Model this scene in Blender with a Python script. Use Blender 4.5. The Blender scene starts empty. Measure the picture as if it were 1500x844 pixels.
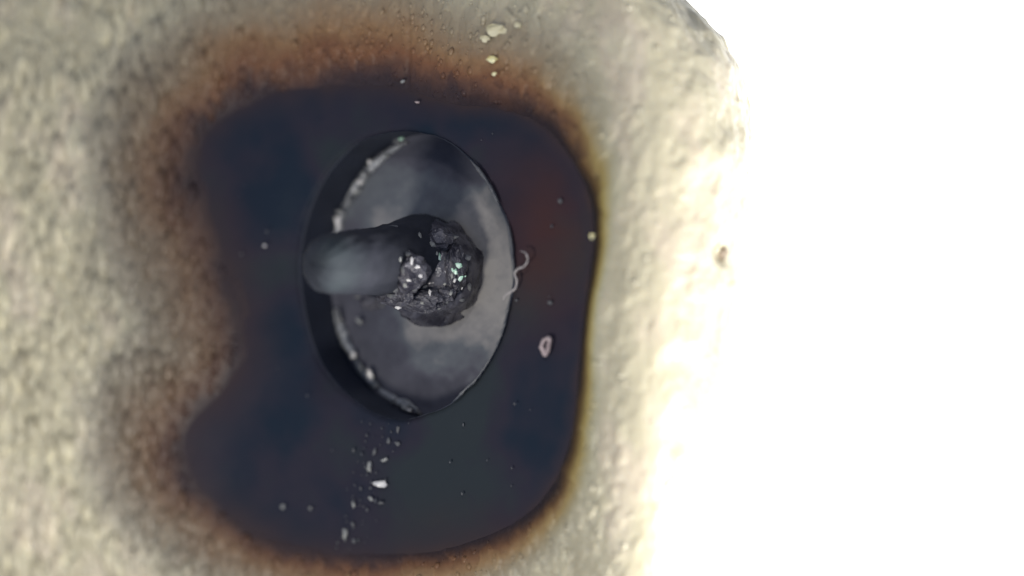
import bpy, bmesh, math
import numpy as np
from mathutils import Vector, Matrix

S = bpy.context.scene
C = S.collection
R = math.radians
CAM = 40.0                                  # camera stands 40 units in front of the block

# ------------------------------------------------------------------ camera
cd = bpy.data.cameras.new('camera'); cam = bpy.data.objects.new('camera', cd); C.objects.link(cam)
cam.location = (0, -CAM, 0); cam.rotation_euler = (R(90), 0, 0)
cd.sensor_width = 36; cd.lens = 36 * CAM / 15.0
cd.clip_start = 0.5; cd.clip_end = 400
cd.dof.use_dof = True; cd.dof.focus_distance = CAM + 0.42; cd.dof.aperture_fstop = 0.050
S.camera = cam

# ------------------------------------------------------------------ world, lamps, exposure
W = bpy.data.worlds.new('World'); S.world = W; W.use_nodes = True
bg = W.node_tree.nodes['Background']
bg.inputs['Color'].default_value = (0.60, 0.72, 1.0, 1); bg.inputs['Strength'].default_value = 0.38

def lamp(name, loc, target, size, power, col):
    d = bpy.data.lights.new(name, 'AREA'); d.shape = 'DISK'; d.size = size; d.energy = power; d.color = col
    o = bpy.data.objects.new(name, d); C.objects.link(o); o.location = loc
    o.rotation_euler = (Vector(target) - Vector(loc)).to_track_quat('-Z', 'Y').to_euler()
    return o
lamp('left_lamp', (-15, -20, -13), (-7.5, 3, -2), 5, 4300, (1.0, 0.955, 0.84))
lamp('fill_lamp', (-2, -26, 13), (-1, 0, 0), 2.5, 1900, (1.0, 0.97, 0.92))  # unseen fill lamp, placed near the camera to light the shadowed rim chips
lamp('right_lamp', (15, -8, -11), (3, 0, -1.5), 6, 10200, (1.0, 0.99, 0.97))
lamp('backdrop_lamp', (22, 8, 0), (10, 30, 0), 8, 30000, (1.0, 1.0, 0.99))
S.view_settings.view_transform = 'Standard'; S.view_settings.look = 'None'
S.view_settings.exposure = 0; S.view_settings.gamma = 1

# ------------------------------------------------------------------ helpers
def link(name, me, mat=None, parent=None, smooth=True):
    if mat: me.materials.append(mat)
    if smooth: me.polygons.foreach_set('use_smooth', [True] * len(me.polygons))
    o = bpy.data.objects.new(name, me); C.objects.link(o)
    if parent: o.parent = parent
    return o
def tag(o, label=None, cat=None, group=None, kind=None):
    for k, v in (('label', label), ('category', cat), ('group', group), ('kind', kind)):
        if v: o[k] = v
    return o
def grid_mesh(name, P, wrap_u=False, wrap_v=False, flip=False):
    """P: (nv, nu, 3) array -> quad mesh"""
    nv, nu = P.shape[:2]
    idx = np.arange(nv * nu).reshape(nv, nu)
    if wrap_u: idx = np.concatenate([idx, idx[:, :1]], 1)
    if wrap_v: idx = np.concatenate([idx, idx[:1]], 0)
    q = np.stack([idx[:-1, :-1], idx[:-1, 1:], idx[1:, 1:], idx[1:, :-1]], -1).reshape(-1, 4)
    if flip: q = q[:, ::-1]
    me = bpy.data.meshes.new(name)
    me.vertices.add(nv * nu); me.vertices.foreach_set('co', P.reshape(-1).astype(np.float32))
    me.loops.add(q.size); me.loops.foreach_set('vertex_index', q.reshape(-1).astype(np.int32))
    me.polygons.add(len(q)); me.polygons.foreach_set('loop_start', np.arange(0, q.size, 4, dtype=np.int32))
    me.polygons.foreach_set('loop_total', np.full(len(q), 4, dtype=np.int32))
    me.update(calc_edges=True); me.validate()
    return me
def attr(me, name, vals):
    a = me.attributes.new(name, 'FLOAT', 'POINT'); a.data.foreach_set('value', np.asarray(vals, np.float32).reshape(-1))
def sm(t):
    t = np.clip(t, 0, 1); return t * t * (3 - 2 * t)
def hsh(i, j, k=0):
    h = np.sin(i * 127.1 + j * 311.7 + k * 74.7) * 43758.5453
    return h - np.floor(h)
def vnoise(u, v, k=0):
    i, j = np.floor(u), np.floor(v); f, g = u - i, v - j; f = f*f*(3-2*f); g = g*g*(3-2*g)
    return (hsh(i, j, k)*(1-f) + hsh(i+1, j, k)*f)*(1-g) + (hsh(i, j+1, k)*(1-f) + hsh(i+1, j+1, k)*f)*g
def fbm(u, v, k=0, n=4):
    s = 0; a = .5
    for q in range(n): s = s + a * vnoise(u * 2**q, v * 2**q, k + q); a *= .5
    return s
def voro(u, v, k=0):
    i, j = np.floor(u), np.floor(v); best = np.full(u.shape, 9.0); cell = np.zeros(u.shape)
    for di in (-1, 0, 1):
        for dj in (-1, 0, 1):
            a, b = i + di, j + dj
            d = np.hypot(a + hsh(a, b, k) - u, b + hsh(a, b, k+1) - v)
            m = d < best; best = np.where(m, d, best); cell = np.where(m, hsh(a, b, k+2), cell)
    return best, cell
def catmull(pts, n, closed=False):
    P = np.array(pts, float); N = len(P); out = []
    segs = N if closed else N - 1
    for s in range(segs):
        g = (lambda q: P[q % N]) if closed else (lambda q: P[min(max(q, 0), N-1)])
        a, b, c, d = g(s-1), g(s), g(s+1), g(s+2)
        for t in np.linspace(0, 1, n, endpoint=False):
            out.append(.5*((2*b) + (c-a)*t + (2*a-5*b+4*c-d)*t*t + (3*b-a-3*c+d)*t**3))
    if not closed: out.append(P[-1])
    return np.array(out)

# ---- materials
def mat(name):
    m = bpy.data.materials.new(name); m.use_nodes = True
    nt = m.node_tree; return m, nt, nt.nodes['Principled BSDF']
def N(nt, t, **kw):
    n = nt.nodes.new(t)
    for k, v in kw.items():
        if k in n.inputs: n.inputs[k].default_value = v
        else: setattr(n, k, v)
    return n
def ramp(nt, stops, src):
    r = nt.nodes.new('ShaderNodeValToRGB'); el = r.color_ramp.elements
    while len(el) < len(stops): el.new(0.5)
    for e, (p, c) in zip(el, stops): e.position = p; e.color = (*c, 1) if len(c) == 3 else c
    nt.links.new(src, r.inputs[0]); return r.outputs[0]
def mix(nt, a, b, f, mode='MIX'):
    m = nt.nodes.new('ShaderNodeMix'); m.data_type = 'RGBA'; m.blend_type = mode
    for s, v in ((m.inputs[6], a), (m.inputs[7], b), (m.inputs[0], f)):
        if hasattr(v, 'links') or hasattr(v, 'is_linked'): nt.links.new(v, s)
        else: s.default_value = (*v, 1) if isinstance(v, tuple) else v
    return m.outputs[2]
def bumpy(nt, b, scale, strength, dist=0.05, detail=4, vec=None):
    n = N(nt, 'ShaderNodeTexNoise', Scale=scale, Detail=detail)
    if vec is not None: nt.links.new(vec, n.inputs['Vector'])
    bp = N(nt, 'ShaderNodeBump', Strength=strength, Distance=dist)
    nt.links.new(n.outputs[0], bp.inputs['Height']); nt.links.new(bp.outputs[0], b.inputs['Normal'])
def objvec(nt, scale=(1, 1, 1)):
    tc = nt.nodes.new('ShaderNodeTexCoord'); mp = nt.nodes.new('ShaderNodeMapping')
    mp.inputs['Scale'].default_value = scale; nt.links.new(tc.outputs['Object'], mp.inputs['Vector']); return mp.outputs[0]
def A(nt, name):
    n = nt.nodes.new('ShaderNodeAttribute'); n.attribute_name = name; return n.outputs['Fac']

# beige grainy body with scorched zone
M_body, nt, b = mat('grainy_beige')
v = objvec(nt, (1, 1, .55))
n1 = N(nt, 'ShaderNodeTexNoise', Scale=1.1, Detail=5.0); nt.links.new(v, n1.inputs['Vector'])
col = ramp(nt, [(.30, (.375, .335, .236)), (.50, (.475, .430, .306)), (.62, (.515, .445, .338)), (.75, (.57, .525, .385))], n1.outputs[0])
g = ramp(nt, [(0, (.88, .87, .86)), (.5, (1, 1, 1)), (.85, (1.2, 1.2, 1.17)), (1, (1.6, 1.6, 1.55))], A(nt, 'cell'))
col = mix(nt, col, g, .85, 'MULTIPLY')
burn = ramp(nt, [(0, (.042, .031, .037)), (.04, (.050, .033, .036)), (.11, (.095, .050, .038)), (.20, (.200, .092, .046)), (.32, (.270, .155, .075)), (.55, (.300, .240, .160)), (.80, (.35, .31, .23)), (1, (.42, .385, .30))], A(nt, 'burn'))
dull = ramp(nt, [(0, (.046, .033, .037)), (.05, (.052, .037, .038)), (.16, (.095, .056, .042)), (.30, (.155, .100, .064)), (.50, (.185, .148, .106)), (.75, (.26, .235, .185)), (1, (.42, .385, .30))], A(nt, 'burn'))
burn = mix(nt, burn, dull, A(nt, 'dull'))
olive = ramp(nt, [(0, (.02, .018, .02)), (.16, (.10, .062, .02)), (.36, (.34, .27, .085)), (.62, (.42, .39, .26)), (1, (.44, .41, .31))], A(nt, 'burn'))
bc = mix(nt, burn, olive, A(nt, 'side'))
bm_ = N(nt, 'ShaderNodeMath', operation='SMOOTH_MAX') if False else N(nt, 'ShaderNodeMapRange'); bm_.interpolation_type = 'SMOOTHSTEP'
bm_.inputs['From Min'].default_value = .6; bm_.inputs['From Max'].default_value = 1.0
nt.links.new(A(nt, 'burn'), bm_.inputs['Value'])
bc = mix(nt, bc, g, .22, 'MULTIPLY')
col = mix(nt, bc, col, bm_.outputs[0])
nt.links.new(col, b.inputs['Base Color']); b.inputs['Roughness'].default_value = .46
spc = ramp(nt, [(0, (.12, .12, .12)), (.4, (.45, .45, .45))], A(nt, 'burn')); nt.links.new(spc, b.inputs['Specular IOR Level'])
b.inputs['Subsurface Weight'].default_value = .45; b.inputs['Subsurface Radius'].default_value = (.22, .17, .11); b.inputs['Subsurface Scale'].default_value = 1.0
bumpy(nt, b, 7, .22, .05, 4, objvec(nt, (1, 1, .6)))

M_grain = M_body.copy(); M_grain.name = 'grainy_beige_beads'
bb = M_grain.node_tree.nodes['Principled BSDF']; bb.inputs['Subsurface Weight'].default_value = 0; bb.inputs['Roughness'].default_value = .34
# dark resin
M_resin, nt, b = mat('dark_resin')
n1 = N(nt, 'ShaderNodeTexNoise', Scale=.55, Detail=3.0); nt.links.new(objvec(nt), n1.inputs['Vector'])
col = ramp(nt, [(.36, (.015, .023, .038)), (.5, (.028, .027, .041)), (.63, (.028, .035, .042))], n1.outputs[0])
col = mix(nt, col, (.062, .028, .026), A(nt, 'red'))
edge = ramp(nt, [(0, (.052, .036, .036)), (.35, (.040, .031, .038)), (1, (.027, .028, .041))], A(nt, 'rim'))
mr = N(nt, 'ShaderNodeMath', operation='LESS_THAN'); mr.inputs[1].default_value = .999
col = mix(nt, edge, col, A(nt, 'rim'))
nt.links.new(col, b.inputs['Base Color'])
b.inputs['Specular IOR Level'].default_value = .05; rr = ramp(nt, [(.4, (.42, .42, .42)), (.65, (.58, .58, .58))], n1.outputs[0]); nt.links.new(rr, b.inputs['Roughness'])
bumpy(nt, b, 2.4, .25, .05, 6)

def simple(name, c, rough=.4, metal=0.0, bs=12, bstr=.4, c2=None, bdist=.03):
    m, nt, b = mat(name)
    n = N(nt, 'ShaderNodeTexNoise', Scale=bs * .6, Detail=4.0); nt.links.new(objvec(nt), n.inputs['Vector'])
    col = ramp(nt, [(.38, c), (.62, c2 or tuple(min(1, x * 1.35) for x in c))], n.outputs[0])
    nt.links.new(col, b.inputs['Base Color']); b.inputs['Roughness'].default_value = rough; b.inputs['Metallic'].default_value = metal
    bumpy(nt, b, bs, bstr, bdist); return m
M_wall = simple('black_bore', (.016, .020, .034), .7, bs=2, bstr=.3)
M_rim = simple('torn_metal_rim', (.13, .135, .15), .34, .3, 14, .8, (.46, .47, .49))
M_collar = simple('burnt_metal_crust', (.040, .038, .052), .24, .1, 7, .7, (.12, .115, .135), .08)
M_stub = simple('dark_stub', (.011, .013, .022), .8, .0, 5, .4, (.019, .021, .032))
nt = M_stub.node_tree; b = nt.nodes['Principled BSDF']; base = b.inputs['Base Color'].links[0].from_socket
nt.links.new(mix(nt, base, (.030, .040, .046), A(nt, 'painted_haze')), b.inputs['Base Color'])  # soft light on the tip's viewer side, painted into the colour
M_glint = simple('pale_crystal', (.62, .60, .60), .25, .2, 8, .3, (.85, .82, .80))  # pale bits; on chips and crystals the colour also stands for glints
M_green = simple('green_white_glint', (.40, .85, .55), .2, .1, 8, .2, (.80, .98, .86))  # glints on the small facets, painted as a bright green-white base colour
M_flake = simple('grey_flake', (.20, .205, .215), .35, .2, 8, .4, (.36, .36, .34))
M_dim = simple('dim_grey_flake', (.075, .08, .095), .45, .1, 8, .4, (.13, .13, .135))
M_pink = simple('pink_grey_crumb', (.34, .26, .27), .5, 0, 14, .5, (.52, .42, .42))
M_fib = simple('pale_fibre', (.30, .27, .27), .4, 0, 14, .3, (.52, .47, .45))
M_amber = simple('amber_crystal', (.75, .62, .22), .25, 0, 8, .3, (.95, .92, .60))
M_amber2 = simple('pale_yellow_crystal', (.52, .46, .28), .35, 0, 8, .3, (.72, .66, .46))
M_brown = simple('brown_grain', (.30, .24, .18), .6, 0, 8, .4)
M_white = simple('white_card', (.88, .88, .87), .8, 0, 2, .05, (.90, .90, .89))

M_disc, nt, b = mat('smeared_grey_metal')
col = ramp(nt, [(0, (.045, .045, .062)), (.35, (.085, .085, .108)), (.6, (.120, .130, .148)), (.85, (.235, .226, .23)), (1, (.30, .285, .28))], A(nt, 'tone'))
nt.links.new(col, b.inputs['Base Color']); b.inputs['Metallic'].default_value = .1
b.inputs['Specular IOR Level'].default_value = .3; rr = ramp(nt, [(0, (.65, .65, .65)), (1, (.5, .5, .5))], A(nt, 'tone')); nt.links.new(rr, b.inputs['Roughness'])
bumpy(nt, b, 6, .12, .03, 6)

# ------------------------------------------------------------------ the white card far behind
bx = bmesh.new(); bmesh.ops.create_cube(bx, size=1)
bmesh.ops.scale(bx, vec=(110, .4, 80), verts=bx.verts); bmesh.ops.bevel(bx, geom=bx.edges[:], offset=.1, segments=2, affect='EDGES')
me = bpy.data.meshes.new('white_background'); bx.to_mesh(me); bx.free()
bd = link('white_background', me, M_white); bd.location = (10, 30, 0)
tag(bd, 'blown-out plain white background behind the rough block', kind='structure')

# ------------------------------------------------------------------ base surface of the block: a section curve in x,y
SEC = catmull([(-12, 3.9), (-9, 3.35), (-7.5, 3.12), (-6, 2.85), (-4.6, 2.40), (-3.2, 1.66), (-1.62, .55), (-.2, -.62), (.9, -1.45), (1.7, -1.88),
               (2.4, -1.82), (2.95, -1.30), (3.38, -.35), (3.60, .9), (3.66, 2.4), (3.55, 4.5), (3.3, 7), (3.0, 9.5)], 40)
FRONT = SEC[:int(np.argmax(SEC[:, 0]))]
def ybase(x, z=0.0):
    return np.interp(x, FRONT[:, 0], FRONT[:, 1]) + .018 * np.asarray(z)**2
def to_px(x, y, z):
    k = CAM / (CAM + y); return 750 + 100 * x * k, 422 - 100 * z * k
def on_surface(px, py, off=0.0):
    """where the sight line of a traced point meets the block's surface (x, y, z)"""
    px = np.asarray(px, float); py = np.asarray(py, float); y = np.zeros_like(px)
    for _ in range(40):
        k = (CAM + y) / CAM; x = (px - 750) / 100 * k; z = (422 - py) / 100 * k
        y = y * .5 + .5 * (ybase(x, z) + off)
    k = (CAM + y) / CAM
    return np.stack([(px - 750) / 100 * k, y, (422 - py) / 100 * k], -1)

OUT = catmull([(292, 200), (335, 158), (400, 134), (480, 123), (560, 124), (610, 138), (660, 150), (725, 156), (780, 174), (822, 208), (850, 252), (868, 300),
               (871, 350), (865, 405), (857, 460), (851, 520), (846, 580), (838, 640), (822, 690), (797, 733), (755, 770), (700, 795), (640, 810),
               (560, 817), (480, 812), (400, 796), (340, 765), (298, 730), (272, 690), (266, 650), (284, 610), (318, 575), (342, 540), (350, 500), (345, 460),
               (333, 410), (315, 350), (295, 300), (280, 250)], 8, True)
def sdist(px, py):
    shp = px.shape; p = np.stack([px.ravel(), py.ravel()], -1)
    d = np.full(len(p), 1e9); inside = np.zeros(len(p), bool)
    near = (p[:, 0] > -50) & (p[:, 0] < 1250) & (p[:, 1] > -150) & (p[:, 1] < 1080)
    q = p[near]; dd = np.full(len(q), 1e9); ins = np.zeros(len(q), bool)
    A_ = OUT; B_ = np.roll(OUT, -1, 0)
    for a, c in zip(A_, B_):
        e = c - a; t = np.clip(((q - a) @ e) / (e @ e), 0, 1)
        dd = np.minimum(dd, np.hypot(*(q - a - t[:, None] * e).T))
        if a[1] != c[1]:
            cr = ((a[1] > q[:, 1]) != (c[1] > q[:, 1])) & (q[:, 0] < (c[0] - a[0]) * (q[:, 1] - a[1]) / (c[1] - a[1]) + a[0])
            ins ^= cr
    d[near] = np.where(ins, -dd, dd); return d.reshape(shp)
def by_dir(px, py, table):
    """value by compass direction round the recess; table: (degrees, value), 0 = right, 90 = up"""
    a = np.degrees(np.arctan2(430 - py, px - 570)) % 360
    t = sorted(table); xs = [q[0] for q in t]; ys = [q[1] for q in t]
    return np.interp(a, [xs[-1] - 360] + xs + [xs[0] + 360], [ys[-1]] + ys + [ys[0]])

# ------------------------------------------------------------------ the block
def resample(P, n):
    s = np.r_[0, np.cumsum(np.hypot(*np.diff(P, axis=0).T))]
    u = np.linspace(0, s[-1], n); return np.stack([np.interp(u, s, P[:, 0]), np.interp(u, s, P[:, 1])], -1), u
cut = SEC[:, 0] > -8.4
i0 = int(np.argmax(cut)); iend = int(np.argmax(SEC[:, 1] * (SEC[:, 0] > 3) > 4.4))
fine, sf = resample(SEC[i0:iend], 860)
pre, _ = resample(SEC[:i0], 30); post, _ = resample(SEC[iend:], 24)
sec = np.concatenate([pre[:-1], fine, post[1:], np.array([(1, 10), (-4, 10.3), (-9, 10.4), (-12, 10), (-12.4, 8.5)])])
su = np.r_[0, np.cumsum(np.hypot(*np.diff(sec, axis=0).T))]
zs = np.r_[np.linspace(-9, -5.0, 20)[:-1], np.linspace(-5.0, 5.0, 480), np.linspace(5.0, 7.6, 22)[1:]]
xe_z = [-9, -4, -1, 1.0, 2.0, 2.7, 3.2, 3.7, 4.2, 5.2, 6.4, 7.6]
xe_v = [-.9, -.42, -.05, .02, .02, -.03, -.16, -.42, -.86, -2.0, -4.0, -6.5]
XX, ZZ = np.meshgrid(sec[:, 0], zs); YY = np.meshgrid(sec[:, 1], zs)[0]
UU = np.meshgrid(su, zs)[0]
shift = np.interp(zs, xe_z, xe_v)[:, None]
XX = XX + shift * sm((XX - .6) / 3.0)
frontw = sm((9.3 - YY) / 1.0)
YY = YY + .018 * ZZ**2 * frontw + .10 * np.clip(ZZ - 4.6, 0, 9)**2 * frontw
PX, PY = to_px(XX, YY, ZZ)
SD = sdist(PX, PY)
SD = np.where(UU > su[len(pre) + 700], 999, SD)
w = by_dir(PX, PY, [(0, 11), (40, 16), (75, 42), (100, 55), (140, 80), (180, 90), (225, 75), (265, 42), (300, 26), (335, 13)])
wob = (fbm(PX / 40, PY / 40, 3, 3) - .5) * 12 * np.clip(w / 40, .3, 1)
S2 = SD + wob
dull = by_dir(PX, PY, [(0, .2), (60, .1), (95, .0), (122, .25), (150, .9), (180, 1), (230, .9), (262, .3), (300, .2)])
qd = by_dir(PX, PY, [(0, 1), (40, .9), (75, .6), (110, .45), (150, .25), (180, .2), (215, .25), (260, .5), (300, .8)])
add = .45 + .45 * qd * (2 * sm((w - S2) / (2 * w)) - 1)
add += 2.6 * sm((-SD - 16) / 60)
# grain: pebbled domes, stretched upright on the left, rounder upper right
st = 1.9 - .8 * sm((PX - 350) / 400)
sc = 1.0
warp = fbm(UU * .8, ZZ * .8, 21) * 1.3
f1, c1 = voro(UU * 5.2 + warp, ZZ * 5.2 / (1.3 + .9 * sm((520 - PX) / 300)) + warp, 5)
f2, c2 = voro(UU * 10.5 + 3.3 + warp, ZZ * 10.5 / 1.5, 8)
f3, c3 = voro(UU * 2.1 + 7, ZZ * 1.3, 12)
# burn amount
bw = by_dir(PX, PY, [(0, 15), (18, 20), (35, 52), (60, 104), (90, 138), (120, 136), (150, 120), (180, 128), (215, 105), (240, 74), (270, 62), (300, 48), (325, 28), (345, 17)])
burn = np.clip((SD - 3 + (fbm(PX / 60, PY / 60, 9, 3) - .5) * bw * .35 + (c1 - .5) * 7 * np.clip(bw / 60, .2, 1) * np.clip(SD / 15, 0, 1)) / (bw * 1.7) + .03, 0, 1)
side = by_dir(PX, PY, [(0, 1), (25, .9), (45, .25), (60, 0), (270, 0), (295, .15), (320, .8)])
dome = lambda f: np.clip(1 - (f / .95)**2, 0, 1)
amp = (.35 + .65 * fbm(UU * .5 + 4, ZZ * .5, 31, 3) * 2 * .6)
hgt = (.085 * dome(f1) * (.35 + c1) + .040 * dome(f2) * (.3 + c2) + .10 * (fbm(UU * .9, ZZ * .7, 40, 3) - .5) + .05 * dome(f3) * c3) * amp
soft = np.clip((SD + 6) / 60, .06, 1)
hgt = hgt * soft * (.80 - .55 * sm((PX - 820) / 130)) + .16 * (fbm(UU * 1.9, ZZ * 1.9, 300, 4) - .5) * sm((PX - 930) / 90)
# faint vertical seam over the recess
seam = np.exp(-((PX - 598 - 3 * np.sin(PY / 30)) / 4.0)**2) * sm((150 - PY) / 30)
hgt -= .04 * seam * (UU < su[len(pre) + 700])
# crack-like gouges and pits on the bright flank
for gx, gy, rx, rz, dp in ((1058, 372, 9, 14, .10), (1005, 425, 12, 50, .05), (985, 455, 12, 30, .04), (1040, 225, 50, 34, -.06), (1024, 300, 16, 30, .05), (1020, 540, 20, 24, .05), (990, 640, 22, 24, .05), (760, 100, 26, 10, .03)):
    hgt -= dp * np.exp(-((PX - gx) / rx)**2 - ((PY - gy) / rz)**2)
G = np.stack([XX, YY + add, ZZ], -1)
du = np.gradient(G, axis=1); dv = np.gradient(G, axis=0)
nrm = np.cross(du, dv); nrm /= np.linalg.norm(nrm, axis=-1, keepdims=True) + 1e-9
G = G + nrm * hgt[..., None] * np.clip(frontw, .0, 1)[..., None]
# close the block: pinch in at both ends
me = grid_mesh('grainy_shell', G, wrap_u=True)
bmx = bmesh.new(); bmx.from_mesh(me)
be = [e for e in bmx.edges if e.is_boundary]; bmesh.ops.holes_fill(bmx, edges=be, sides=0)
bmesh.ops.recalc_face_normals(bmx, faces=bmx.faces); bmx.to_mesh(me); bmx.free()
attr(me, 'burn', burn); attr(me, 'side', side); attr(me, 'dull', dull); cellv = np.clip(.5 * c1 + .5 * c2, 0, 1); attr(me, 'cell', .5 + (cellv - .5) * (1 - .75 * sm((PX - 780) / 120)))
block = bpy.data.objects.new('scorched_block', None); C.objects.link(block)
tag(block, 'rough beige grainy block with a dark scorched hollow in its face', 'block')
shell = link('grainy_shell', me, M_body, block)

# ------------------------------------------------------------------ the dark resin that lines the hollow, with a round bore
PHI = R(40); AX = np.array([math.sin(PHI), math.cos(PHI), 0.0])      # bore runs back and to the right
E1 = np.array([math.cos(PHI), -math.sin(PHI), 0.0]); E2 = np.array([0, 0, 1.0])
OFF = .45
CM = on_surface(588, 401, OFF)
kk = (CAM + CM[1]) / CAM
RB = 2.11 * kk
nth, nr = 420, 120
th = np.linspace(0, 2 * np.pi, nth, endpoint=False)
wobr = 1 + .010 * np.sin(3 * th + 1) + .006 * np.sin(7 * th) + .045 * (fbm(9 + 4.5 * np.cos(th), 9 + 4.5 * np.sin(th), 44, 4) - .47) * (.45 + .55 * (np.cos(th) > 0))
inner = CM + (RB * wobr)[:, None] * (np.cos(th)[:, None] * E1 + np.sin(th)[:, None] * E2)
ipx, ipy = to_px(inner[:, 0], inner[:, 1], inner[:, 2])
# outline point by direction from the bore's middle
oc = np.array([588.0, 440.0]); oa = np.arctan2(-(OUT[:, 1] - oc[1]), OUT[:, 0] - oc[0]); orr = np.hypot(*(OUT - oc).T)
order = np.argsort(oa); ia = np.arctan2(-(ipy - oc[1]), ipx - oc[0])
orad = np.interp(ia, np.r_[oa[order] - 2*np.pi, oa[order], oa[order] + 2*np.pi], np.tile(orr[order], 3))
ext = by_dir(oc[0] + orad * np.cos(ia), oc[1] - orad * np.sin(ia), [(0, 6), (90, 30), (180, 44), (270, 26), (330, 6)])
opx = oc[0] + (orad + ext) * np.cos(ia); opy = oc[1] - (orad + ext) * np.sin(ia)
T = np.linspace(0, 1, nr)[:, None]**1.15
px = ipx + (opx - ipx) * T; py = ipy + (opy - ipy) * T
P = on_surface(px, py, OFF)
base_in = on_surface(ipx, ipy, OFF)
dist = np.hypot(px - ipx, py - ipy)
P += (inner - base_in)[None] * np.exp(-(dist / 45)**2)[..., None]
lip = -.05 * np.exp(-(dist / 5)**2) + .03 * np.exp(-(dist / 14)**2) * (fbm(px / 9, py / 9, 77) - .5)
sdp = sdist(px, py)
run = np.exp(-((px - 560 + (py - 610) * .28) / 22)**2) * sm((py - 605) / 20)
hh = lip + .06 * (fbm(px / 70, py / 70, 50) - .5) + .02 * (fbm(px / 12, py / 12, 55) - .5) * np.clip(run + .25, 0, 1) + .05 * run * fbm(px / 14, py / 14, 60) \
   - .04 * sm((-sdp) / 90) + .04
hh += -.0 * dist
P[..., 1] -= hh - .04
me = grid_mesh('resin_lining', P, wrap_u=True, flip=True)
attr(me, 'rim', np.clip(.12 + (-sdp + (fbm(px / 30, py / 30, 70) - .5) * 20) / by_dir(px, py, [(0, 16), (40, 30), (90, 46), (180, 90), (230, 95), (270, 60), (320, 26)]), 0, 1))
red = .78 * np.exp(-((px - 800) / 72)**2 - ((py - 340) / 120)**2) + .35 * np.exp(-((px - 330) / 40)**2 - ((py - 430) / 120)**2) + .2 * np.exp(-((px - 700) / 140)**2 - ((py - 780) / 40)**2)
attr(me, 'red', np.clip(red * (.6 + .8 * fbm(px / 40, py / 40, 80)), 0, 1))
resin = link('resin_lining', me, M_resin, block)
tag(resin, 'glossy blue-black lining of the hollow, reddish brown towards its right edge')

# bore wall
DEP = .70 * kk
ts = np.array([0, .03, .1, .25, .5, .75, .9, 1.0, 1.12])
ring = [inner - np.array([0, P[0, :, 1].mean() * 0, 0])]
wall = []
for t in ts:
    shrink = 1.0
    q = CM + (P[0] - CM) * shrink if t < .02 else CM + (inner - CM) * shrink + AX * DEP * t
    wall.append(q)
rr = CM + AX * DEP * 1.14 + (inner - CM) * .3; wall.append(rr)
me = grid_mesh('bore_wall', np.array(wall), wrap_u=True)
bore = link('bore_wall', me, M_wall, block)
tag(bore, 'blue-black wall of the round bore, seen as a crescent left of the disc')

# ------------------------------------------------------------------ the grey disc with its broken stub
contact = bpy.data.objects.new('metal_plug', None); C.objects.link(contact)
tag(contact, 'grey round metal disc with a dark broken stub, set deep in the dark hollow', 'metal plug')
CD = CM + AX * DEP
contact.location = CD
Rm = Matrix(((E1[0], E2[0], -AX[0]), (E1[1], E2[1], -AX[1]), (E1[2], E2[2], -AX[2])))   # local x, y in the disc, z out of it
contact.rotation_euler = Rm.to_euler()
bpy.context.view_layer.update()
Rn = np.array(Rm)
def loc(px, py, h=0.0):
    """local point of the disc plane raised h that is seen at the traced point"""
    o = np.array([0, -CAM, 0.0]); d = np.array([(px - 750) / 100, CAM, (422 - py) / 100])
    n = -AX; p0 = CD + n * h
    t = ((p0 - o) @ n) / (d @ n); return (o + d * t - CD) @ Rn
RD = RB * .995
ra = np.linspace(0, 1, 110)[:, None]; ta = np.linspace(0, 2*np.pi, 300, endpoint=False)[None]
lx, ly = RD * ra * np.cos(ta), RD * ra * np.sin(ta)
lz = .025 * (fbm(lx * 1.5 + 9, ly * 1.5, 90) - .5) + .03 * np.clip((ra - .94) / .06, 0, 1)**2 * (1 + vnoise(ta * 20, ra * 3, 5))
Pd = np.stack([lx + 0 * lz, ly + 0 * lz, lz], -1)
Wd = CD + Pd @ Rn.T; dpx, dpy = to_px(Wd[..., 0], Wd[..., 1], Wd[..., 2])
nz = fbm(dpx / 38, dpy / 38, 95, 5) - .5; nz2 = fbm(dpx / 9, dpy / 9, 99, 3) - .5
wx, wy = dpx + nz * 46, dpy + (fbm(dpx / 30 + 8, dpy / 30, 97, 4) - .5) * 46
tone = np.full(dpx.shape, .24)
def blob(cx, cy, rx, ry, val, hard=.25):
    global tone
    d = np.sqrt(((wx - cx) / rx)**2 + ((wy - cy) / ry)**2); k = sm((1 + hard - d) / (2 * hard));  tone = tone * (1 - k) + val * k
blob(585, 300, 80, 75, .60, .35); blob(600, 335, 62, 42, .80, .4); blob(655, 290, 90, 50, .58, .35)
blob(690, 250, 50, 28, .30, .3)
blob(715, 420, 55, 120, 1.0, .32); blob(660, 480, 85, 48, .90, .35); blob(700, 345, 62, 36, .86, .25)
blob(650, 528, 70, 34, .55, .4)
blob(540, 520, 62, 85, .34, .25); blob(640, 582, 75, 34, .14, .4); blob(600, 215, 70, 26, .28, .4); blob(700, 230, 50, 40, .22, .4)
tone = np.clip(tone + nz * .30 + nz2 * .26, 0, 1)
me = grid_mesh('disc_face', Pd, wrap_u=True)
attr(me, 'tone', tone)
disc = link('disc_face', me, M_disc, contact)

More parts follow.
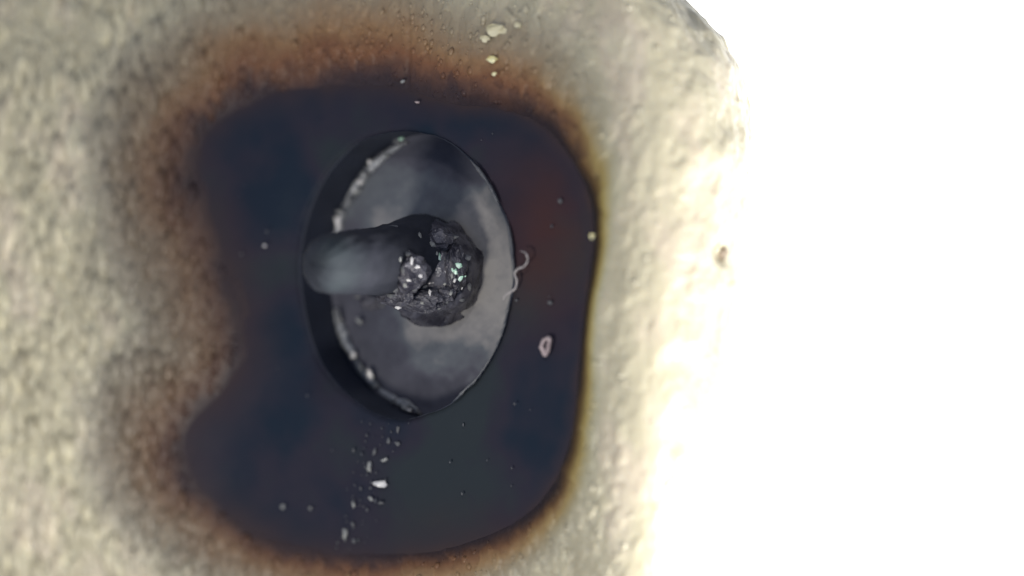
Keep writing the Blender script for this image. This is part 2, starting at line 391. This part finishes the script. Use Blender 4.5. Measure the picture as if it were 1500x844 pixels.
# torn rim round the disc, thickness waxes and wanes; gaps where it is buried
def tube(pts, rad, seg=8, closed=False, flat=1.0, cap=True):
    pts = np.array(pts, float); n = len(pts)
    tan = np.gradient(pts, axis=0) if not closed else np.roll(pts, -1, 0) - np.roll(pts, 1, 0)
    tan /= np.linalg.norm(tan, axis=1, keepdims=True) + 1e-9
    up = np.array([0.13, .21, .97]); s = np.cross(tan, up); s /= np.linalg.norm(s, axis=1, keepdims=True) + 1e-9; u = np.cross(s, tan)
    a = np.linspace(0, 2*np.pi, seg, endpoint=False)
    rad = np.broadcast_to(rad, (n,))
    return pts[:, None] + rad[:, None, None] * (np.cos(a)[None, :, None] * s[:, None] + flat * np.sin(a)[None, :, None] * u[:, None])
def cap_mesh(name, P):
    me = grid_mesh(name, P, wrap_u=True); b_ = bmesh.new(); b_.from_mesh(me)
    bmesh.ops.holes_fill(b_, edges=[e for e in b_.edges if e.is_boundary], sides=0); bmesh.ops.recalc_face_normals(b_, faces=b_.faces)
    b_.to_mesh(me); b_.free(); return me
def rim_piece(a0, a1, r0, seed, mat_=M_rim, lift=.02):
    n = max(8, int(abs(a1 - a0) * 60)); t = np.linspace(0, 1, n); a = a0 + (a1 - a0) * t
    rr_ = RD * (1.0 - .035 + .016 * (fbm(a * 14, a * 0 + seed, seed) - .5) * 2)
    rad = r0 * (.5 + 1.5 * fbm(a * 11, a * 0 + 3.3, seed + 3)) * np.sqrt(np.clip(np.sin(np.pi * np.clip(t, .02, .98)), 0, 1))
    pts = np.stack([rr_ * np.cos(a), rr_ * np.sin(a), lift + .03 * fbm(a * 9, a * 0, seed + 8)], -1)
    Pt = tube(pts, rad, 8); Pt += .25 * r0 * (np.stack([hsh(Pt[..., 0] * 9, Pt[..., 1], 1), hsh(Pt[..., 1] * 9, Pt[..., 2], 2), hsh(Pt[..., 0], Pt[..., 2] * 9, 3)], -1) - .5)
    return link('rim', cap_mesh('rim', Pt), mat_, contact, smooth=True)
rim_piece(R(104), R(152), .062, 11); rim_piece(R(150), R(166), .05, 14); rim_piece(R(195), R(222), .075, 17)
rim_piece(R(221), R(238), .060, 19, M_flake); rim_piece(R(238), R(262), .055, 23); rim_piece(R(276), R(316), .048, 29, M_dim)
rim_piece(R(316), R(345), .02, 33, M_dim)

# small faceted lumps
def lump_mesh(name, sx, sy, sz, seed, sub=1, rough=.35):
    b_ = bmesh.new(); bmesh.ops.create_icosphere(b_, subdivisions=sub, radius=1)
    rs = np.random.RandomState(seed)
    for v_ in b_.verts:
        v_.co *= 1 + rough * (rs.rand() - .5) * 2
        v_.co.x *= sx; v_.co.y *= sy; v_.co.z *= sz
    me = bpy.data.meshes.new(name); b_.to_mesh(me); b_.free(); return me
def local_lump(name, px, py, h, w_, h_, m, seed, parent=contact, rough=.35, base=np.zeros(3), rot=None):
    k = .0105
    o = link(name, lump_mesh(name, w_ * k / 1.53, h_ * k / 2, min(w_, h_) * k / 2 * .8, seed, 1, rough), m, parent, smooth=False)
    o.location = loc(px, py, h); o.rotation_euler = (0.2 * (seed % 3), .25 * (seed % 2), rot if rot is not None else .3 * (seed % 5) - .6)
    return o
for i, (x, y, a, b2, m) in enumerate([(587, 203, 7, 9, M_green), (580, 206, 12, 16, M_dim), (566, 228, 7, 6, M_flake), (541, 237, 7, 9, M_glint), (536, 252, 9, 18, M_dim), (527, 266, 10, 10, M_glint),
        (522, 281, 16, 8, M_flake), (513, 290, 6, 18, M_dim), (499, 312, 12, 11, M_flake), (494, 325, 9, 22, M_glint), (497, 464, 8, 24, M_dim), (525, 470, 6, 14, M_flake), (517, 520, 7, 18, M_glint),
        (529, 538, 6, 10, M_flake), (541, 551, 10, 26, M_glint), (549, 564, 7, 10, M_flake), (577, 587, 8, 7, M_dim), (592, 597, 12, 8, M_flake), (600, 601, 8, 6, M_glint), (724, 263, 5, 7, M_glint), (612, 604, 6, 12, M_dim), (690, 575, 6, 12, M_dim)]):
    local_lump('chip', x, y, .10, a, b2, m, i + 3)

# stub: crusted collar, dark neck, rounded tip with soft light painted on
def knob(name, prof, m, center, seed, amp_=.05, freq=3.0, n=110, faceted=0.0, sx=1.0, sy=1.0, lean=(0, 0), steps=10, smooth=True):
    """lathe profile (h, r) round the plug's axis, displaced"""
    pr = catmull(prof, steps); a = np.linspace(0, 2*np.pi, n, endpoint=False)[None]; h = pr[:, 0:1]; r = np.clip(pr[:, 1:2], .004, 9)
    X_ = r * np.cos(a); Y_ = r * np.sin(a); Z_ = h + 0 * a
    d1, cc = voro(a * freq * 1.4 + 5 + Z_ * 2, (h + r) * freq * 1.3 + 0 * a, seed)
    # blend over the angular wrap
    wr = sm(np.minimum(a, 2*np.pi - a) / .5)
    bmp = amp_ * ((.8 - d1) + faceted * (cc - .5)) * wr + amp_ * 1.2 * (fbm(X_ * 3 + 20, Y_ * 3 + Z_ * 2 + 20, seed + 5) - .5)
    k = 1 + bmp / np.maximum(r, .25)
    X_, Y_ = X_ * k * sx, Y_ * k * sy; Z_ = Z_ + bmp * .6
    Pk = np.stack([X_ + center[0] + lean[0] * Z_, Y_ + center[1] + lean[1] * Z_, Z_ + center[2]], -1)
    mk = cap_mesh(name, Pk)
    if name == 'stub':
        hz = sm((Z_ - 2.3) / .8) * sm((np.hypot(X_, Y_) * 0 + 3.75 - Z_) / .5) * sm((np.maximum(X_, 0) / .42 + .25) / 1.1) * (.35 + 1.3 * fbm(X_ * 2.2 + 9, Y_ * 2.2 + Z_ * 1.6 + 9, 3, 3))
        attr(mk, 'painted_haze', np.clip(hz, 0, 1))  # painted glow: paler on the viewer side, fading to dark edges
    return link(name, mk, m, contact, smooth)
cK = loc(648, 397, .1)
col_o = knob('collar', [(-.08, .84), (.15, .92), (.40, .93), (.62, .84), (.80, .70), (.90, .52), (.86, .34), (.8, 0)], M_collar, (cK[0], cK[1], 0), 3, .11, 2.0, 46, 1.5, .84, .80, steps=3, smooth=False)
cN = loc(612, 378, .4)
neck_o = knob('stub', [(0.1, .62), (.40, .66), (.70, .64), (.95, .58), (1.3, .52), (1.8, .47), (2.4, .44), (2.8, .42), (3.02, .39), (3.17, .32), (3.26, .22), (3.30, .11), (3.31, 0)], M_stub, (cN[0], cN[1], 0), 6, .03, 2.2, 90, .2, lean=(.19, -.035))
from mathutils.bvhtree import BVHTree
def bvh(objs):
    vs, ps = [], []
    bpy.context.view_layer.update()
    for o in objs:
        mw = o.matrix_world; n0 = len(vs); vs += [mw @ v_.co for v_ in o.data.vertices]; ps += [[q + n0 for q in p.vertices] for p in o.data.polygons]
    return BVHTree.FromPolygons(vs, ps)
def hit(tree, px, py):
    o = Vector((0, -CAM, 0)); d = Vector(((px - 750) / 100, CAM, (422 - py) / 100)).normalized()
    h = tree.ray_cast(o, d)
    return (h[0], h[1]) if h[0] is not None else (None, None)
INV = contact.matrix_world.inverted()
def stick(name, tree, px, py, w_, h_, m, seed, sub=1, rough=.35, sink=.2, flat=.7, rot=0.0):
    """a faceted lump stuck where the stub's surface shows at the traced point"""
    p, n = hit(tree, px, py)
    if p is None: p = contact.matrix_world @ Vector(loc(px, py, .3)); n = Vector((-.6, -.8, 0))
    k = (CAM + p.y) / CAM / 200
    me = lump_mesh(name, w_ * k, min(w_, h_) * k * flat, h_ * k, seed, sub, rough)
    o = link(name, me, m, contact, smooth=False)
    q = Matrix.Translation(p - n * min(w_, h_) * k * sink) @ Matrix.Rotation(rot, 4, 'Y') @ Matrix.Rotation(-.4, 4, 'Z')
    o.matrix_local = INV @ q; return o
tree = bvh([col_o, neck_o, disc])
crusts = [stick('crust', tree, *q, 3, .17, .1, 1.0) for q in
  [(602, 400, 56, 60, M_collar, 5), (580, 432, 56, 40, M_collar, 6), (615, 442, 66, 34, M_collar, 7), (644, 350, 44, 34, M_collar, 8), (668, 392, 36, 66, M_collar, 9), (548, 442, 46, 22, M_collar, 12), (650, 432, 40, 30, M_collar, 13)]]
tree = bvh([col_o, neck_o, disc] + crusts)
for i, (x, y, a, b2, m) in enumerate([(603, 383, 5, 13, M_glint), (611, 391, 11, 8, M_glint), (616, 404, 9, 10, M_glint), (598, 411, 10, 6, M_glint), (586, 380, 6, 10, M_flake), (629, 430, 6, 12, M_glint),
        (583, 450, 11, 7, M_glint), (618, 444, 8, 7, M_flake), (593, 418, 9, 12, M_flake), (580, 425, 10, 12, M_dim), (572, 433, 14, 9, M_dim), (525, 433, 16, 8, M_dim), (620, 422, 16, 12, M_dim),
        (615, 345, 9, 14, M_flake), (632, 358, 15, 11, M_flake), (644, 377, 8, 14, M_green), (671, 388, 12, 10, M_green), (668, 399, 8, 11, M_green), (674, 408, 11, 11, M_green), (663, 395, 6, 7, M_green), (666, 411, 6, 8, M_glint),
        (677, 422, 5, 5, M_glint), (681, 405, 5, 4, M_green), (651, 416, 10, 6, M_flake), (660, 430, 7, 9, M_flake), (643, 452, 11, 7, M_flake), (655, 443, 10, 8, M_dim), (684, 378, 14, 10, M_dim),
        (665, 348, 16, 7, M_dim), (595, 373, 16, 8, M_dim), (576, 331, 18, 4, M_dim), (662, 404, 5, 12, M_flake), (640, 372, 7, 7, M_flake), (590, 395, 8, 12, M_dim), (607, 425, 10, 8, M_dim), (560, 447, 12, 8, M_dim), (676, 440, 10, 7, M_dim), (688, 420, 8, 12, M_dim)]):
    stick('crystal', tree, x, y, a, b2, m, i + 40)

# ------------------------------------------------------------------ loose bits lying on the dark lining and the block
def debris(name, label, cat, px, py, w_, h_, m, seed, off=None, group=None, rot=0.0, rough=.4, flat=.28):
    p = on_surface(px, py, OFF - .05 if off is None else off)
    k = .01
    o = link(name, lump_mesh(name, w_ * k / 2, min(w_, h_) * k / 2 * flat + .01, h_ * k / 2, seed, 2 if max(w_, h_) > 14 else 1, rough), m, None, smooth=False)
    o.location = p; o.rotation_euler = (0, rot, R(-30)); tag(o, label, cat, group); return o
GR = 'flakes trailing down the dark lining below the disc'
trail = [(583, 629, 5, 13, M_dim, 0, 'faint upright flake, topmost in the trail just under the disc'),
 (582, 650, 10, 8, M_dim, 0, 'dim grey flake in the trail below the topmost upright flake'),
 (569, 646, 7, 9, M_dim, 0, 'dim grey flake just left of the two topmost flakes of the trail'),
 (549, 662, 6, 11, M_dim, .3, 'faint flake halfway between the disc and the bright wide flake, on the left'),
 (563, 674, 12, 8, M_flake, -.5, 'pale oblong flake just above the bright wide flake'),
 (541, 684, 8, 16, M_flake, .1, 'upright grey flake up and left of the bright wide flake'),
 (557, 709, 25, 9, M_glint, 0, 'bright wide pointed flake, largest in the trail below the disc'),
 (542, 730, 11, 6, M_flake, .7, 'slanting grey flake just below the bright wide flake'),
 (557, 737, 13, 6, M_dim, -.2, 'dim flat flake below the right end of the bright wide flake'),
 (518, 739, 6, 11, M_flake, 0, 'small upright flake left of the slanting grey flake'),
 (517, 768, 8, 9, M_dim, .4, 'dim flake between the two upright flakes at the bottom of the trail'),
 (505, 783, 7, 19, M_flake, 0, 'tall narrow flake at the very bottom of the trail, near the brown rim'),
 (519, 793, 8, 7, M_dim, 0, 'faint flake right of the tall narrow bottom flake')]
for i, (x, y, a, b2, m, r_, lb) in enumerate(trail):
    debris('flake', lb, 'flake', x, y, a, b2, m, i + 100, group=GR, rot=r_)
debris('dust_speck', 'single pale dust speck on the dark lining left of the stub tip', 'speck', 387, 360, 6, 6, M_glint, 130)
debris('dust_speck', 'pale round dust speck on the dark lining at lower left, larger of two', 'speck', 414, 742, 8, 8, M_flake, 131)
debris('dust_speck', 'small pale dust speck right of the larger one at lower left', 'speck', 455, 744, 6, 6, M_flake, 132)
debris('dust_speck', 'dim dust speck on the reddish lining right of the disc top', 'speck', 820, 295, 8, 7, M_dim, 133)
debris('dust_speck', 'dim dust speck on the lining between the curled fibre and the pink crumb', 'speck', 806, 443, 8, 6, M_dim, 134)
debris('dust_speck', 'tiny dust speck just below the curled fibre', 'speck', 757, 440, 5, 4, M_dim, 135)
debris('dust_speck', 'faint dust speck on the dark lining below the pink crumb', 'speck', 754, 592, 5, 5, M_dim, 136)
debris('crystal_grain', 'bright white-gold grain on the right edge of the dark hollow', 'grain', 867, 346, 9, 8, M_amber, 140, off=.1)
debris('crystal_grain', 'bright yellow grain on the block above the hollow', 'grain', 721, 87, 16, 8, M_amber, 141, off=.0, rough=.6)
debris('crystal_grain', 'largest pale yellow grain near the top of the frame, above the bright yellow one', 'grain', 727, 44, 24, 15, M_amber2, 151, off=.0, rough=.6)
debris('crystal_grain', 'pale yellow grain touching the lower left of the largest pale yellow grain', 'grain', 712, 56, 15, 9, M_amber2, 152, off=.0, rough=.6)
debris('crystal_grain', 'small pale grain right of the largest pale yellow grain', 'grain', 757, 38, 12, 10, M_amber2, 153, off=.0, rough=.6)
debris('crystal_grain', 'small yellow grain just below the bright yellow grain above the hollow', 'grain', 724, 108, 8, 6, M_amber, 142, off=.0)
debris('crystal_grain', 'pale grain on the brown rim straight above the disc', 'grain', 589, 119, 8, 6, M_flake, 143, off=.25)
debris('crystal_grain', 'pinkish grain on the lining just inside the top rim', 'grain', 611, 150, 9, 5, M_pink, 144, off=.34)
debris('crystal_grain', 'dark brown grain on the blown-out white flank of the block', 'grain', 1058, 371, 14, 22, M_brown, 145, off=.0, rot=.5)

def ptube(name, pxs, r, m, off=OFF - .14, seg=8, n=8, jag=0.0, lift=None):
    c = catmull(pxs, n); p = on_surface(c[:, 0], c[:, 1], off)
    if lift is not None: p[:, 1] -= np.interp(np.linspace(0, 1, len(p)), np.linspace(0, 1, len(lift)), lift)
    rad = r * (.55 + .9 * fbm(np.arange(len(p)) * .35, np.zeros(len(p)), 7)) * np.clip(np.sin(np.linspace(.12, 3.0, len(p))) * 2, .3, 1)
    return link(name, cap_mesh(name, tube(p, rad, seg)), m)
f = ptube('curled_fibre', [(762, 368), (770, 371), (773, 381), (768, 390), (759, 394), (754, 401), (757, 411), (755, 422), (748, 428), (740, 433), (737, 440)], .016, M_fib, lift=[.02, .06, .08, .03, .02, .03, .02])
tag(f, 'pale S-curled fibre lying at the right edge of the grey disc', 'fibre')
t = np.linspace(0, 2*np.pi, 40, endpoint=False)
cp = on_surface(800 + 5.5 * np.cos(t) + 2 * np.sin(t), 507 - 11 * np.sin(t), OFF - .10)
Pt = tube(cp, .034 * (.4 + 1.5 * fbm(2 + 1.5 * np.cos(t), 2 + 1.5 * np.sin(t), 9)), 9, closed=True); Pt = Pt + .035 * (np.stack([vnoise(Pt[..., 0] * 20, Pt[..., 2] * 20, 3), vnoise(Pt[..., 0] * 22, Pt[..., 2] * 22, 5), vnoise(Pt[..., 0] * 21, Pt[..., 2] * 21, 8)], -1) - .5)
o = link('ring_crumb', grid_mesh('ring_crumb', Pt, wrap_u=True, wrap_v=True), M_pink)
tag(o, 'small pinkish ring-shaped crumb on the dark lining at right', 'crumb')

# ------------------------------------------------------------------ uncountable small stuff
def icos(sub=1):
    b_ = bmesh.new(); bmesh.ops.create_icosphere(b_, subdivisions=sub, radius=1)
    v_ = np.array([q.co[:] for q in b_.verts]); f_ = np.array([[q.index for q in p.verts] for p in b_.faces]); b_.free(); return v_, f_
def many(name, C_, S_, Nn, mat_, seed, sub=1, jag=.2, parent=None, extra=None, smooth=True):
    """one mesh of many small lumps: centres C_, half sizes S_ (across, up, out), normals Nn"""
    v_, f_ = icos(sub); n = len(C_); rs = np.random.RandomState(seed)
    V_ = v_[None] * (1 + jag * (rs.rand(n, len(v_), 1) - .5) * 2)
    up = np.array([0, 0, 1.0]); a = np.cross(up, Nn); a /= np.linalg.norm(a, axis=1, keepdims=True); u = np.cross(Nn, a)
    tw = (rs.rand(n, 1) - .5) * .45; a2 = a * np.cos(tw) + u * np.sin(tw); u2 = -a * np.sin(tw) + u * np.cos(tw)
    W_ = C_[:, None] + V_[..., 0:1] * S_[:, None, 0:1] * a2[:, None] + V_[..., 1:2] * S_[:, None, 1:2] * u2[:, None] + V_[..., 2:3] * S_[:, None, 2:3] * Nn[:, None]
    F_ = (f_[None] + (np.arange(n) * len(v_))[:, None, None]).reshape(-1, 3)
    me = bpy.data.meshes.new(name); me.vertices.add(n * len(v_)); me.vertices.foreach_set('co', W_.reshape(-1).astype(np.float32))
    me.loops.add(F_.size); me.loops.foreach_set('vertex_index', F_.reshape(-1).astype(np.int32))
    me.polygons.add(len(F_)); me.polygons.foreach_set('loop_start', np.arange(0, F_.size, 3, dtype=np.int32)); me.polygons.foreach_set('loop_total', np.full(len(F_), 3, dtype=np.int32))
    me.update(calc_edges=True); me.validate()
    for k_, val in (extra or {}).items(): attr(me, k_, np.repeat(val, len(v_)))
    o = link(name, me, mat_, parent, smooth); o['kind'] = 'stuff'; return o
rs = np.random.RandomState(77)
ok = (PX > -60) & (PX < 1000) & (PY > -60) & (PY < 910) & (SD > 6) & (SD < 900)
ii, jj = np.nonzero(ok); 
# even spread over the picture-side area, then thinned on the bright flank
pick = rs.choice(len(ii), 5200, replace=False); ii, jj = ii[pick], jj[pick]
gx = PX[ii, jj]; keep = rs.rand(len(ii)) < np.where(gx < 880, .85, .10) * (.35 + .9 * fbm(gx / 60, PY[ii, jj] / 60, 200)); ii, jj = ii[keep], jj[keep]
gx = PX[ii, jj]; gy = PY[ii, jj]; n = len(ii); lft = 1 - sm((gx - 150) / 350)
big = rs.rand(n)**2.2
S_ = np.stack([.022 + .052 * big, (.022 + .055 * big) * (1.2 + 2.2 * lft * (.4 + .8 * rs.rand(n))), .018 + .034 * big], -1) * (.85 + .75 * lft)[:, None]
Nn = nrm[ii, jj]; Nn = np.where((Nn @ np.array([-.2, -1, 0]))[:, None] < 0, -Nn, Nn)
grains = many('grains', G[ii, jj] - Nn * (S_[:, 2:3] * .35), S_, Nn, M_grain, 5, 1, .14, block, dict(burn=burn[ii, jj], side=side[ii, jj], dull=dull[ii, jj], cell=np.where(gx < 860, .2 + .8 * rs.rand(n)**1.3, .5)))
# dust on the lining, thick in the trail under the disc
nd = 60
dx = 562 - (np.linspace(615, 800, nd) - 610) * .27 + rs.randn(nd) * 15; dy = np.linspace(615, 800, nd) + rs.randn(nd) * 6
ex = rs.uniform(330, 840, 40); ey = rs.uniform(170, 790, 40); okd = (np.hypot((ex - 590) / 185, (ey - 400) / 230) > 1) & (sdist(ex, ey) < -25)
dx = np.r_[dx, ex[okd]]; dy = np.r_[dy, ey[okd]]; m_ = len(dx)
Pdst = on_surface(dx, dy, OFF - .04)
Nd = np.tile(np.array([-.62, -.78, 0.0]), (m_, 1)); sz = .008 + .020 * rs.rand(m_)**2
dust = many('dust', Pdst, np.stack([sz, sz * rs.uniform(.8, 2, m_), sz * .3], -1), Nd, M_dim, 9, 1, .3, block, None, False)
# ragged lip pieces on the right edge of the bore
for a0, a1, q in ((-62, -30, .022), (-34, -8, .017), (-4, 22, .022), (26, 52, .026)):
    k0, k1 = int(a0 / 360 * nth), int(a1 / 360 * nth); idx = np.arange(k0, k1) % nth
    pts = inner[idx] + np.array([0, -.03, 0]); m2 = len(pts); t_ = np.linspace(0, 1, m2)
    rad = q * (.3 + 1.4 * fbm(np.arange(m2) * .45, np.zeros(m2), a0 + 90)) * np.clip(np.sin(np.pi * np.clip(t_, .03, .97)) * 2, 0, 1)
    link('lip', cap_mesh('lip', tube(pts, rad, 7)), M_dim, block)
